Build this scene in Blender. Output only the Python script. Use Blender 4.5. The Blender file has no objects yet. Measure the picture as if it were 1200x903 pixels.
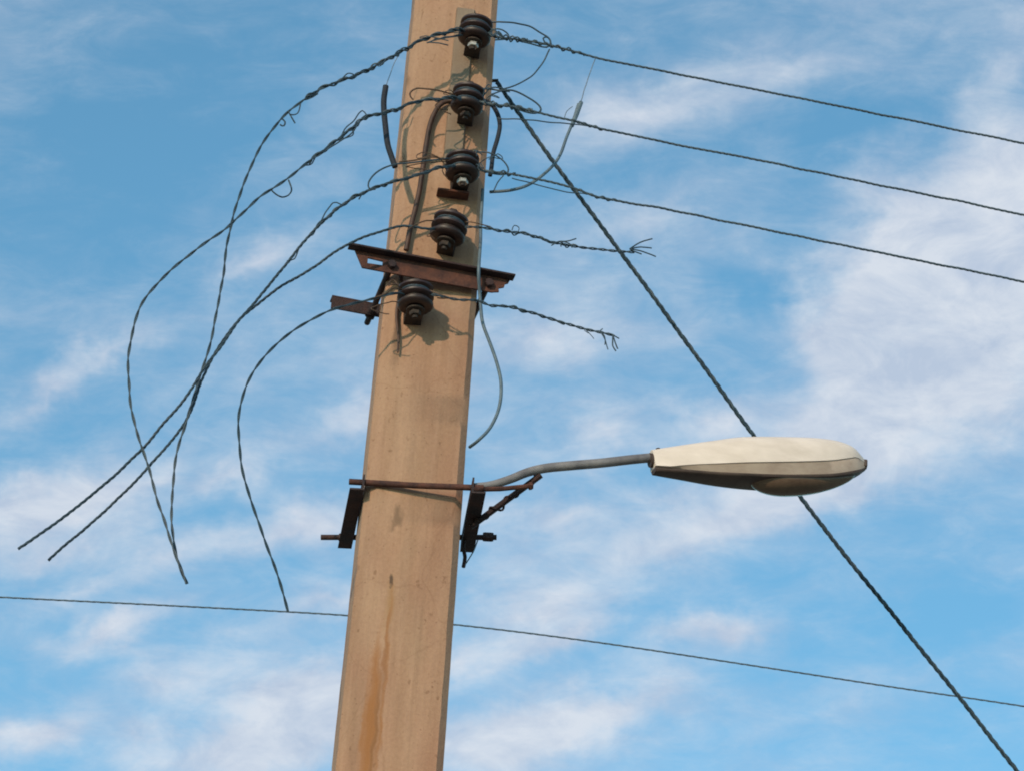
import bpy, math, random
from mathutils import Vector, Matrix, Euler, noise
random.seed(7)
S = bpy.context.scene
COL = S.collection
R = math.radians

# ---------------------------------------------------------------- camera
PW, PH = 1200.0, 903.0
FOCAL = 4080.0                       # in photo pixels
PITCH, ROLL = 30.0, 4.15
DIST = 8.5
CAM = Vector((0.217, -DIST*math.cos(R(PITCH)), 1.6))
cam = bpy.data.objects.new('camera', bpy.data.cameras.new('camera'))
COL.objects.link(cam)
cam.data.sensor_width = 36.0
cam.data.lens = FOCAL/PW*36.0
cam.data.clip_start = 0.1
cam.data.clip_end = 5000
CM = Matrix.Rotation(R(90+PITCH), 3, 'X') @ Matrix.Rotation(R(ROLL), 3, 'Z')
cam.matrix_world = Matrix.Translation(CAM) @ CM.to_4x4()
S.camera = cam

def ray(px, py):
    return (CM @ Vector(((px-PW/2)/FOCAL, (PH/2-py)/FOCAL, -1.0))).normalized()
def hit(px, py, plane):
    """point seen at photo position px,py on an upright plane = (x0, y0, yaw)"""
    x0, y0, yaw = plane
    n = Vector((-math.sin(yaw), math.cos(yaw), 0))
    d = ray(px, py)
    return CAM + d*((Vector((x0, y0, 0))-CAM).dot(n)/d.dot(n))

# ---------------------------------------------------------------- light, sky
SUN = Vector((-0.50, -1.0, 0.42)).normalized()
EXPO = 0.3
sun = bpy.data.objects.new('sun', bpy.data.lights.new('sun', 'SUN'))
COL.objects.link(sun)
sun.data.energy = 2.35
sun.data.angle = R(0.8)
sun.data.color = (1.0, 0.76, 0.54)
sun.rotation_euler = SUN.to_track_quat('Z', 'Y').to_euler()

W = bpy.data.worlds.new("World"); S.world = W; W.use_nodes = True
nt = W.node_tree; N = nt.nodes; L = nt.links
N.clear()
def nd(t, **k):
    n = N.new(t)
    for a, b in k.items(): setattr(n, a, b)
    return n
def math_n(op, a, b=None, c=None, clamp=False):
    n = nd('ShaderNodeMath', operation=op, use_clamp=clamp)
    for i, v in enumerate((a, b, c)):
        if v is None: continue
        if isinstance(v, (int, float)): n.inputs[i].default_value = v
        else: L.new(v, n.inputs[i])
    return n.outputs[0]
sky = nd('ShaderNodeTexSky', sky_type='NISHITA', sun_disc=False)
sky.sun_elevation = math.asin(SUN.z)
sky.sun_rotation = math.atan2(SUN.x, SUN.y)
sky.air_density = 1.0; sky.dust_density = 0.6; sky.ozone_density = 1.6
tint = nd('ShaderNodeMix', data_type='RGBA', blend_type='MULTIPLY')
tint.inputs['Factor'].default_value = 1
L.new(sky.outputs[0], tint.inputs['A']); tint.inputs['B'].default_value = (0.67, 1.08, 1.06, 1)
tc = nd('ShaderNodeTexCoord')
# sky directions measured from the bearing the pole stands in
Fv, Rv, Uv = CM @ Vector((0, 0, -1)), CM @ Vector((1, 0, 0)), CM @ Vector((0, 1, 0))
comb = nd('ShaderNodeCombineXYZ')
for i, v in enumerate((Rv, Uv, Fv)):
    dp = nd('ShaderNodeVectorMath', operation='DOT_PRODUCT')
    L.new(tc.outputs['Generated'], dp.inputs[0]); dp.inputs[1].default_value = v
    L.new(dp.outputs['Value'], comb.inputs[i])
# warp
wn = nd('ShaderNodeTexNoise'); wn.inputs['Scale'].default_value = 22; wn.inputs['Detail'].default_value = 5; wn.inputs['Roughness'].default_value = .6
L.new(comb.outputs[0], wn.inputs['Vector'])
wsub = nd('ShaderNodeVectorMath', operation='SUBTRACT'); L.new(wn.outputs['Color'], wsub.inputs[0]); wsub.inputs[1].default_value = (.5, .5, .5)
wsc = nd('ShaderNodeVectorMath', operation='MULTIPLY'); L.new(wsub.outputs[0], wsc.inputs[0]); wsc.inputs[1].default_value = (.060, .036, 0)
wadd = nd('ShaderNodeVectorMath', operation='ADD'); L.new(comb.outputs[0], wadd.inputs[0]); L.new(wsc.outputs[0], wadd.inputs[1])
# cloud banks: (x, y) bearing in degrees*, radii, tilt, weight   (*given as photo positions, turned into sky directions)
BANKS = [
 (150, 170, 420, 240, 0, -.30), (1110, 720, 170, 90, 10, -.30), (875, 345, 80, 70, 30, -.30), (1010, 160, 150, 60, 30, -.22),
 (1160, 260, 230, 180, 35, .95), (1050, 290, 140, 120, 50, .60), (985, 380, 100, 120, 60, .70), (1110, 450, 250, 160, 8, .95), (990, 320, 60, 90, 70, .3),
 (960, 520, 250, 120, 18, .85), (850, 600, 320, 90, 14, .60), (1150, 350, 150, 90, 0, .40), (1000, 580, 200, 70, 12, .35),
 (640, 690, 260, 70, 14, .42), (300, 850, 260, 100, 20, 1.0), (370, 800, 120, 60, 20, .35), (600, 850, 260, 90, 8, .70),
 (720, 820, 200, 90, 6, .50), (850, 745, 180, 38, 6, .55), (40, 860, 170, 60, 10, .65), (140, 740, 200, 40, 16, .60),
 (60, 460, 150, 40, 33, .36), (140, 405, 130, 34, 30, .30), (100, 580, 220, 60, 24, .75), (350, 610, 150, 65, 22, .70), (80, 640, 190, 50, 20, .50), (200, 650, 190, 50, 10, .35),
 (640, 600, 220, 60, 12, .45), (700, 510, 200, 60, 12, .45), (840, 480, 120, 50, 15, .35), (740, 130, 220, 80, 12, .42), (900, 90, 180, 70, 15, .30), (310, 290, 130, 36, 20, .42),
 (740, 270, 220, 70, 10, .34), (1170, 100, 120, 60, 40, .30), (430, 490, 200, 60, 12, .38), (620, 400, 160, 80, 10, .4), (680, 720, 170, 40, 15, .4), (90, 700, 160, 40, 14, .35), (250, 560, 150, 40, 25, .4), (560, 760, 170, 40, 12, .4), (420, 700, 150, 40, 18, .35), (60, 560, 120, 50, 25, .3), (230, 780, 220, 60, 12, .3),
]
tot = None
for (bx, by, rx, ry, rot, w) in BANKS:
    m = nd('ShaderNodeMapping', vector_type='TEXTURE')
    m.inputs['Location'].default_value = ((bx-600)/FOCAL, (451.5-by)/FOCAL, 1.0)
    m.inputs['Rotation'].default_value = (0, 0, R(rot))
    m.inputs['Scale'].default_value = (rx/FOCAL, ry/FOCAL, 0.2)
    L.new(wadd.outputs[0], m.inputs['Vector'])
    g = nd('ShaderNodeTexGradient', gradient_type='QUADRATIC_SPHERE')
    L.new(m.outputs[0], g.inputs['Vector'])
    tot = math_n('MULTIPLY_ADD', g.outputs['Fac'], w*2.1, tot if tot is not None else 0.0)
# streaky mottling that goes on over the whole sky
def sky_noise(scale, rot, stretch, detail, rough):
    m = nd('ShaderNodeMapping', vector_type='POINT')
    m.inputs['Rotation'].default_value = (0, 0, R(-rot)); m.inputs['Scale'].default_value = (1, stretch, 1)
    L.new(comb.outputs[0], m.inputs['Vector'])
    n = nd('ShaderNodeTexNoise'); n.inputs['Scale'].default_value = scale; n.inputs['Detail'].default_value = detail; n.inputs['Roughness'].default_value = rough
    n.inputs['Distortion'].default_value = .4
    L.new(m.outputs[0], n.inputs['Vector']); return n.outputs['Fac']
n1 = sky_noise(11, 18, 2.2, 7, .55)
n2 = sky_noise(40, 17, 2.4, 9, .66)
n3 = sky_noise(2.2, 30, 1.3, 4, .5)
# broad noise decides where cloud is away from the banks; fine noise frays them
s = math_n('MULTIPLY_ADD', n1, 1.3, -0.55)
s = math_n('ADD', s, tot)
s = math_n('ADD', s, math_n('MULTIPLY_ADD', n2, 1.15, -0.575))
s = math_n('ADD', s, math_n('MULTIPLY_ADD', n3, 0.5, -0.25))
mr = nd('ShaderNodeMapRange', interpolation_type='SMOOTHSTEP'); L.new(s, mr.inputs['Value'])
mr.inputs['From Min'].default_value = -0.36; mr.inputs['From Max'].default_value = 1.30
mr.inputs['To Min'].default_value = 0.0; mr.inputs['To Max'].default_value = 0.92
cl = nd('ShaderNodeMix', data_type='RGBA')
L.new(mr.outputs[0], cl.inputs['Factor']); L.new(tint.outputs['Result'], cl.inputs['A'])
CLOUD = (3.9, 4.15, 4.55, 1)
shade = nd('ShaderNodeMix', data_type='RGBA')
sh = nd('ShaderNodeMapRange'); L.new(sky_noise(38, 24, 1.8, 8, .62), sh.inputs['Value']); sh.inputs['From Min'].default_value = .36; sh.inputs['From Max'].default_value = .62
L.new(sh.outputs[0], shade.inputs['Factor']); shade.inputs['A'].default_value = (2.75, 3.2, 3.95, 1); shade.inputs['B'].default_value = CLOUD
L.new(shade.outputs['Result'], cl.inputs['B'])
bg = nd('ShaderNodeBackground'); bg.inputs['Strength'].default_value = 0.15
L.new(cl.outputs['Result'], bg.inputs['Color'])
wo = nd('ShaderNodeOutputWorld'); L.new(bg.outputs[0], wo.inputs['Surface'])

S.view_settings.view_transform = 'Standard'
S.view_settings.look = 'None'
S.view_settings.exposure = EXPO
S.view_settings.gamma = 1
S.cycles.pixel_filter_type = 'BLACKMAN_HARRIS'
S.cycles.filter_width = 1.9

# ---------------------------------------------------------------- materials
def material(name, c1, c2=None, rough=.7, metal=0, scale=20, bump=.0, bscale=80, detail=5, stretch=(1, 1, 1), lo=.35, hi=.65):
    m = bpy.data.materials.new(name); m.use_nodes = True
    t = m.node_tree; n = t.nodes; l = t.links
    b = n['Principled BSDF']; b.inputs['Roughness'].default_value = rough; b.inputs['Metallic'].default_value = metal
    c = n.new('ShaderNodeTexCoord'); mp = n.new('ShaderNodeMapping'); mp.inputs['Scale'].default_value = stretch
    l.new(c.outputs['Object'], mp.inputs['Vector'])
    if c2 is not None:
        x = n.new('ShaderNodeTexNoise'); x.inputs['Scale'].default_value = scale; x.inputs['Detail'].default_value = detail; x.inputs['Roughness'].default_value = .62
        l.new(mp.outputs[0], x.inputs['Vector'])
        r = n.new('ShaderNodeValToRGB'); r.color_ramp.elements[0].position = lo; r.color_ramp.elements[1].position = hi
        r.color_ramp.elements[0].color = (*c1, 1); r.color_ramp.elements[1].color = (*c2, 1)
        l.new(x.outputs['Fac'], r.inputs[0]); l.new(r.outputs[0], b.inputs['Base Color'])
    else:
        b.inputs['Base Color'].default_value = (*c1, 1)
    if bump:
        y = n.new('ShaderNodeTexNoise'); y.inputs['Scale'].default_value = bscale; y.inputs['Detail'].default_value = 4
        l.new(c.outputs['Object'], y.inputs['Vector'])
        u = n.new('ShaderNodeBump'); u.inputs['Strength'].default_value = 1; u.inputs['Distance'].default_value = bump
        l.new(y.outputs['Fac'], u.inputs['Height']); l.new(u.outputs[0], b.inputs['Normal'])
    return m
M_rust = material('rusted_steel', (.030, .012, .012), (.115, .040, .024), .85, .0, 28, .002, 120)
M_rustdark = material('dark_rusted_steel', (.012, .008, .012), (.045, .018, .016), .8, .0, 24, .002, 120)
M_glaze = material('brown_glazed_porcelain', (.014, .006, .006), (.036, .014, .012), .48, 0, 25, .0006, 60)
M_iron = material('weathered_iron', (.02, .016, .015), (.06, .038, .028), .75, .2, 40, .001, 200)
M_zinc = material('dull_zinc', (.35, .34, .33), (.5, .48, .45), .45, .5, 60)
M_strap = material('dirty_galvanised_strap', (.19, .138, .098), (.26, .19, .135), .7, .1, 18, .001, 150, stretch=(1, 1, .3))
M_wire = material('weathered_conductor', (.016, .036, .056), (.040, .070, .095), .6, .1, 60)
M_line = material('weathered_aluminium_line', (.045, .075, .10), (.085, .12, .15), .6, .1, 60)
M_wirepale = material('thin_pale_conductor', (.10, .13, .16), (.20, .23, .26), .5, .4, 50)
M_copper = material('browned_tie_wire', (.05, .028, .018), (.12, .07, .045), .6, .3, 50)
M_rubber = material('black_insulation', (.006, .010, .020), (.014, .020, .034), .8, 0, 40)
M_brown = material('brown_insulation', (.030, .013, .008), (.075, .032, .018), .6, 0, 30)
M_greycable = material('grey_blue_cable', (.06, .10, .14), (.11, .16, .20), .6, 0, 30)
M_pipe = material('grey_painted_pipe', (.13, .12, .13), (.24, .22, .22), .6, .2, 22, .0008, 120)
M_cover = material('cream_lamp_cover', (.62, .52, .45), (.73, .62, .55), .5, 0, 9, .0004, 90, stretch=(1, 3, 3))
M_frame_shaded = material('shaded_lamp_frame', (.37, .275, .22), (.47, .37, .30), .6, 0, 14, .0004, 90, stretch=(1, 3, 3))  # cover's lower lip: its shade is painted in as a darker tan
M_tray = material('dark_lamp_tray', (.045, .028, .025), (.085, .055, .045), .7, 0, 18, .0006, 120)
M_lens = material('dusty_amber_bowl', (.085, .050, .033), (.135, .086, .057), .25, 0, 12, .0004, 60)

def pole_material(stains):
    m = bpy.data.materials.new('beige_cast_concrete'); m.use_nodes = True
    t = m.node_tree; n = t.nodes; l = t.links
    b = n['Principled BSDF']; b.inputs['Roughness'].default_value = .9
    c = n.new('ShaderNodeTexCoord')
    def noi(scale, st, detail=6, rough=.6):
        mp = n.new('ShaderNodeMapping'); mp.inputs['Scale'].default_value = st; l.new(c.outputs['Object'], mp.inputs['Vector'])
        x = n.new('ShaderNodeTexNoise'); x.inputs['Scale'].default_value = scale; x.inputs['Detail'].default_value = detail; x.inputs['Roughness'].default_value = rough
        l.new(mp.outputs[0], x.inputs['Vector']); return x
    def ramp(x, a, ca, bb, cb):
        r = n.new('ShaderNodeValToRGB'); e = r.color_ramp.elements; e[0].position = a; e[0].color = (*ca, 1); e[1].position = bb; e[1].color = (*cb, 1)
        l.new(x, r.inputs[0]); return r.outputs[0]
    def mix(f, a, bb, mode='MIX'):
        x = n.new('ShaderNodeMix'); x.data_type = 'RGBA'; x.blend_type = mode
        if isinstance(f, float): x.inputs['Factor'].default_value = f
        else: l.new(f, x.inputs['Factor'])
        l.new(a, x.inputs['A'])
        if isinstance(bb, tuple): x.inputs['B'].default_value = (*bb, 1)
        else: l.new(bb, x.inputs['B'])
        return x.outputs['Result']
    base = ramp(noi(7, (1, 1, .35)).outputs['Fac'], .3, (.325, .188, .122), .7, (.405, .255, .165))
    pink = ramp(noi(3, (1, 1, .6), 3).outputs['Fac'], .45, (1, 1, 1), .7, (1.03, .93, .90))
    base = mix(1.0, base, pink, 'MULTIPLY')
    streak = ramp(noi(26, (1, 1, .05), 5).outputs['Fac'], .42, (.86, .84, .81), .58, (1, 1, 1))
    base = mix(.8, base, streak, 'MULTIPLY')
    grain = ramp(noi(120, (1, 1, 1), 3).outputs['Fac'], .3, (.90, .89, .88), .6, (1, 1, 1))
    base = mix(1.0, base, grain, 'MULTIPLY')
    spots = ramp(noi(55, (1, 1, .7), 2).outputs['Fac'], .66, (1, 1, 1), .74, (.72, .68, .64))
    base = mix(1.0, base, spots, 'MULTIPLY')
    # pores, fine crazing, grey weather streaks
    vo = n.new('ShaderNodeTexVoronoi'); vo.inputs['Scale'].default_value = 46; vo.inputs['Randomness'].default_value = 1; l.new(c.outputs['Object'], vo.inputs['Vector'])
    pore = ramp(vo.outputs['Distance'], .05, (.62, .56, .52), .12, (1, 1, 1)); base = mix(.75, base, pore, 'MULTIPLY')
    wv = noi(5, (1, 1, .5), 4); vv = n.new('ShaderNodeVectorMath'); vv.operation = 'MULTIPLY_ADD'; l.new(wv.outputs['Color'], vv.inputs[0]); vv.inputs[1].default_value = (.12, .12, .12); l.new(c.outputs['Object'], vv.inputs[2])
    vc = n.new('ShaderNodeTexVoronoi'); vc.feature = 'DISTANCE_TO_EDGE'; vc.inputs['Scale'].default_value = 3.2; l.new(vv.outputs[0], vc.inputs['Vector'])
    crack = ramp(vc.outputs['Distance'], .002, (.66, .60, .55), .007, (1, 1, 1)); base = mix(.28, base, crack, 'MULTIPLY')
    gs = ramp(noi(9, (1, 1, .07), 6, .7).outputs['Fac'], .50, (1, 1, 1), .68, (.74, .75, .74)); base = mix(.8, base, gs, 'MULTIPLY')
    # rust runs with shapes of their own
    dn = noi(30, (1, 1, .5), 4)
    sb = n.new('ShaderNodeVectorMath'); sb.operation = 'SUBTRACT'; l.new(dn.outputs['Color'], sb.inputs[0]); sb.inputs[1].default_value = (.5, .5, .5)
    sm = n.new('ShaderNodeVectorMath'); sm.operation = 'MULTIPLY'; l.new(sb.outputs[0], sm.inputs[0]); sm.inputs[1].default_value = (.030, 0, .12)
    sa = n.new('ShaderNodeVectorMath'); sa.operation = 'ADD'; l.new(c.outputs['Object'], sa.inputs[0]); l.new(sm.outputs[0], sa.inputs[1])
    for (x, z, rx, rz, w, colr) in stains:
        mp = n.new('ShaderNodeMapping'); mp.vector_type = 'TEXTURE'
        mp.inputs['Location'].default_value = (x, 0, z); mp.inputs['Scale'].default_value = (rx, .25, rz)
        l.new(sa.outputs[0], mp.inputs['Vector'])
        g = n.new('ShaderNodeTexGradient'); g.gradient_type = 'SPHERICAL'; l.new(mp.outputs[0], g.inputs['Vector'])
        q = n.new('ShaderNodeMath'); q.operation = 'MULTIPLY'; q.use_clamp = True; l.new(g.outputs['Fac'], q.inputs[0]); q.inputs[1].default_value = w
        base = mix(q.outputs[0], base, colr)
    l.new(base, b.inputs['Base Color'])
    h1 = noi(14, (1, 1, .6), 4); h2 = noi(160, (1, 1, 1), 3)
    u1 = n.new('ShaderNodeBump'); u1.inputs['Distance'].default_value = .003; l.new(h1.outputs['Fac'], u1.inputs['Height'])
    u2 = n.new('ShaderNodeBump'); u2.inputs['Distance'].default_value = .0012; l.new(h2.outputs['Fac'], u2.inputs['Height']); l.new(u1.outputs[0], u2.inputs['Normal'])
    l.new(u2.outputs[0], b.inputs['Normal'])
    return m

# ---------------------------------------------------------------- mesh helpers
OFF = {}
class MB:
    def __init__(s): s.v = []; s.f = []
    def add(s, vs, fs):
        o = len(s.v); s.v += [Vector(p) for p in vs]; s.f += [tuple(o+i for i in f) for f in fs]
    def box(s, c, size, m=None):
        c = Vector(c); hx, hy, hz = (q/2 for q in size)
        vs = [Vector((x, y, z)) for x in (-hx, hx) for y in (-hy, hy) for z in (-hz, hz)]
        if m: vs = [m @ p for p in vs]
        s.add([c+p for p in vs], [(0, 1, 3, 2), (4, 6, 7, 5), (0, 4, 5, 1), (2, 3, 7, 6), (0, 2, 6, 4), (1, 5, 7, 3)])
    def tube(s, pts, r, n=8, caps=True):
        pts = [Vector(p) for p in pts]
        rr = r if callable(r) else (lambda t: r)
        T = [(pts[min(i+1, len(pts)-1)]-pts[max(i-1, 0)]).normalized() for i in range(len(pts))]
        a = Vector((0, 0, 1)) if abs(T[0].z) < .9 else Vector((1, 0, 0))
        u = (a-T[0]*a.dot(T[0])).normalized()
        vs = []; fs = []
        for i, p in enumerate(pts):
            u = (u-T[i]*u.dot(T[i])).normalized(); w = T[i].cross(u); q = rr(i/max(1, len(pts)-1))
            for k in range(n):
                a_ = 2*math.pi*k/n; vs.append(p+(u*math.cos(a_)+w*math.sin(a_))*q)
        for i in range(len(pts)-1):
            for k in range(n):
                fs.append((i*n+k, i*n+(k+1) % n, (i+1)*n+(k+1) % n, (i+1)*n+k))
        if caps: fs += [tuple(reversed(range(n))), tuple((len(pts)-1)*n+k for k in range(n))]
        s.add(vs, fs)
    def lathe(s, c, prof, n=28, axis=(0, 0, 1), m=None):
        c = Vector(c); q = Vector((0, 0, 1)).rotation_difference(Vector(axis).normalized())
        vs = []; fs = []
        for (r, z) in prof:
            for k in range(n):
                a = 2*math.pi*k/n; vs.append(c+q @ Vector((r*math.cos(a), r*math.sin(a), z)))
        for i in range(len(prof)-1):
            for k in range(n): fs.append((i*n+k, i*n+(k+1) % n, (i+1)*n+(k+1) % n, (i+1)*n+k))
        fs += [tuple(reversed(range(n))), tuple((len(prof)-1)*n+k for k in range(n))]
        s.add(vs, fs)
    def build(s, name, mat, parent=None, smooth=True, origin=None, bevel=0):
        if parent is None:
            o0 = Vector(origin) if origin is not None else sum(s.v, Vector())/len(s.v)
        else: o0 = OFF[parent.name]
        me = bpy.data.meshes.new(name); me.from_pydata([p-o0 for p in s.v], [], s.f); me.validate()
        import bmesh
        b = bmesh.new(); b.from_mesh(me); bmesh.ops.recalc_face_normals(b, faces=b.faces); b.to_mesh(me); b.free()
        me.materials.append(mat)
        if smooth:
            me.shade_smooth()
            me.set_sharp_from_angle(angle=R(42))
        o = bpy.data.objects.new(name, me); COL.objects.link(o)
        if bevel:
            bv = o.modifiers.new('bevel', 'BEVEL'); bv.width = bevel; bv.segments = 2; bv.limit_method = 'ANGLE'
        if parent is None: o.location = o0
        else: o.parent = parent
        OFF[o.name] = o0
        return o
def empty(name, loc):
    o = bpy.data.objects.new(name, None); COL.objects.link(o); o.location = loc; o.empty_display_size = .1
    OFF[o.name] = Vector(loc); return o
def tag(o, label, cat, group=None, kind=None):
    if kind: o['kind'] = kind
    if label: o['label'] = label
    if cat: o['category'] = cat
    if group: o['group'] = group
    return o

def smooth_path(pts, step=.01):
    P = [Vector(p) for p in pts]
    P = [P[0]*2-P[1]] + P + [P[-1]*2-P[-2]]
    out = []
    for i in range(1, len(P)-2):
        p0, p1, p2, p3 = P[i-1:i+3]
        n = max(2, int((p2-p1).length/.01))
        for k in range(n):
            t = k/n
            out.append(.5*((2*p1)+(p2-p0)*t+(2*p0-5*p1+4*p2-p3)*t*t+(3*p1-p0-3*p2+p3)*t**3))
    out.append(P[-2])
    # resample evenly
    res = [out[0]]; acc = 0
    for a, b in zip(out, out[1:]):
        d = (b-a).length
        while acc+d >= step:
            t = (step-acc)/d; a = a.lerp(b, t); res.append(a); d = (b-a).length; acc = 0
        acc += d
    if (res[-1]-out[-1]).length > step*.3: res.append(out[-1])
    return res
def wobble(path, amp, freq, seed):
    return [p+Vector((noise.noise(Vector((i*freq, seed, 0))), noise.noise(Vector((i*freq, seed, 5))), noise.noise(Vector((i*freq, seed, 9)))))*amp for i, p in enumerate(path)]
def helix(path, Rad, pitch, phase, jitter=0, seed=0):
    T = [(path[min(i+1, len(path)-1)]-path[max(i-1, 0)]).normalized() for i in range(len(path))]
    u = Vector((0, 0, 1)) if abs(T[0].z) < .9 else Vector((0, 1, 0)); s = 0; out = []
    for i, p in enumerate(path):
        if i: s += (p-path[i-1]).length
        u = (u-T[i]*u.dot(T[i])).normalized(); w = T[i].cross(u)
        a = phase+2*math.pi*s/pitch+(jitter*noise.noise(Vector((s*14, seed, 1))) if jitter else 0)
        q = Rad*(1+(jitter*.5*noise.noise(Vector((s*22, seed, 4))) if jitter else 0))
        out.append(p+(u*math.cos(a)+w*math.sin(a))*q)
    return out
def strand(mb, path, n=3, r=.0022, Rad=.0024, pitch=.075, sides=5):
    for k in range(n): mb.tube(helix(path, Rad, pitch, 2*math.pi*k/n), r, sides)

# ---------------------------------------------------------------- ground
def ground_material():
    m = material('dusty_ground', (.20, .17, .13), (.30, .26, .20), .95, 0, .6, .02, 6, detail=8)
    return m
g = MB()
nG = 24
for i in range(nG):
    pass
rings = [0, 3, 8, 20, 60, 200, 800, 3000]
gv = [Vector((0, 0, 0))]; gf = []
for r_ in rings[1:]:
    for k in range(32):
        a = 2*math.pi*k/32; gv.append(Vector((r_*math.cos(a), r_*math.sin(a), 0)))
for k in range(32): gf.append((0, 1+k, 1+(k+1) % 32))
for j in range(len(rings)-2):
    for k in range(32):
        a = 1+j*32; b = a+32; gf.append((a+k, b+k, b+(k+1) % 32, a+(k+1) % 32))
g.add(gv, gf)
tag(g.build('ground', ground_material(), origin=(0, 0, 0)), None, None, kind='structure')

# ---------------------------------------------------------------- pole
PYAW = R(6)
PPL = (0, 0, 0)
def pole_w(z):                       # full width of the outline at height z
    return PW0+PW1*(z-5.85)
eL = [hit(x, y, PPL) for x, y in ((388, 903), (430, 500), (461, 225), (487, 0))]
eR = [hit(x, y, PPL) for x, y in ((522, 903), (550, 500), (574, 225), (590, 0))]
cen = [(a+b)/2 for a, b in zip(eL, eR)]
wid = [(b-a).x for a, b in zip(eL, eR)]
print('POLE centre', [tuple(round(q, 3) for q in c) for c in cen], 'width', [round(w, 3) for w in wid])
PX = sum(c.x for c in cen)/4
PW1 = (wid[3]-wid[0])/(cen[3].z-cen[0].z); PW0 = wid[0]+PW1*(5.85-cen[0].z)
PDEP = .86                           # depth / width
rot = Matrix.Rotation(PYAW, 3, 'Z')
mb = MB()
H = 7.6; NZ = 300
rings_ = []
for i in range(NZ+1):
    z = H*i/NZ
    w = pole_w(z); ww = w/(math.cos(PYAW)+.62*math.sin(PYAW)*1.0); hw = ww/2; d = ww*PDEP; ch = .017
    pr = []
    corners = [(-hw+.026, 0, 0), (hw-ch, 0, 0), (hw, ch, 1), (hw, d-ch, 1), (hw-ch, d, 0), (-hw+ch, d, 0), (-hw, d-ch, 1), (-hw, .022, 1)]
    for k, (x, y, s_) in enumerate(corners):
        j = noise.noise(Vector((k//2*3.1, z*5, 2.2)))*.003+noise.noise(Vector((k*1.7, z*17, 7)))*.0018-max(0, noise.noise(Vector((k//2*2.3, z*11, 31)))-.28)*.022
        pr.append(rot @ Vector((x+(j if s_ == 0 else j*.2)*(1 if x > 0 else -1), y+j*.3, 0))+Vector((PX, 0, z)))
    rings_.append(pr)
vs = [p for r_ in rings_ for p in r_]; fs = []
for i in range(NZ):
    for k in range(8): fs.append((i*8+k, i*8+(k+1) % 8, (i+1)*8+(k+1) % 8, (i+1)*8+k))
fs += [tuple(reversed(range(8))), tuple(NZ*8+k for k in range(8))]
mb.add(vs, fs)
pole = empty('utility_pole', (PX, 0, 0))
tag(pole, 'tall beige concrete pole carrying the insulators and the street lamp', 'utility pole')
def st(px, py, rx, rz, w, c):
    p = hit(px, py, PPL); return (p.x-PX, p.z, rx, rz, w, c)
ORANGE = (.27, .115, .040); BROWNS = (.20, .12, .075); GREYS = (.25, .175, .125)
POLE_STAINS = [
    st(434, 850, .020, .22, 1.3, ORANGE), st(440, 800, .011, .18, .9, ORANGE), st(430, 890, .026, .18, 1.0, ORANGE), st(446, 850, .007, .22, .9, ORANGE), st(438, 870, .007, .25, 1.3, (.22, .10, .04)), st(425, 860, .006, .16, .7, ORANGE),
    st(456, 708, .016, .09, 1.1, (.30, .17, .085)), st(458, 684, .007, .030, 2.2, (.10, .06, .04)), st(454, 750, .007, .16, .9, ORANGE), st(450, 780, .005, .14, .7, (.24, .11, .05)), st(467, 606, .014, .035, 1.5, BROWNS), st(462, 614, .02, .02, .9, BROWNS),
    st(466, 385, .012, .12, 1.5, (.13, .075, .05)), st(464, 410, .014, .10, .9, BROWNS),
    st(515, 585, .03, .05, .5, (.31, .2, .13)), st(440, 585, .03, .05, .4, (.31, .2, .13)), st(420, 590, .02, .14, .5, (.3, .19, .12)),
    st(412, 665, .012, .03, 1.5, (.10, .08, .07)), st(470, 130, .012, .03, 1.4, BROWNS), st(472, 185, .012, .03, 1.4, BROWNS), st(477, 95, .010, .03, 1.4, BROWNS),
]
mb.build('shaft', pole_material(POLE_STAINS), pole, smooth=True)

LINE = R(12)                         # the line runs 12 degrees off the pole face
uL = Vector((math.cos(LINE), math.sin(LINE), 0)); nL = Vector((-math.sin(LINE), math.cos(LINE), 0))   # along, away
def face_y(x):                       # front face of the pole
    return (x-PX)*math.tan(PYAW)

# ---------------------------------------------------------------- strap behind the three upper insulators
a = hit(546, 12, PPL); b = hit(530, 196, PPL)
mb = MB()
pts = [a.lerp(b, t/12) for t in range(13)]
vs = []; hw = .025; th = .010
for i, p in enumerate(pts):
    for dx, dy in ((-hw, -.002), (-hw+.003, -th), (hw-.003, -th), (hw, -.002)):
        x = p.x+dx; vs.append(Vector((x, face_y(x)+dy, p.z)))
fs = [(i*4+k, i*4+(k+1) % 4, i*4+4+(k+1) % 4, i*4+4+k) for i in range(12) for k in range(4)]+[(3, 2, 1, 0), (48, 49, 50, 51)]
mb.add(vs, fs)
strap = mb.build('steel_strap', M_strap, origin=b, smooth=False)
tag(strap, 'flat dull grey steel strap on the pole behind the upper three insulators', 'strap')

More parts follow.
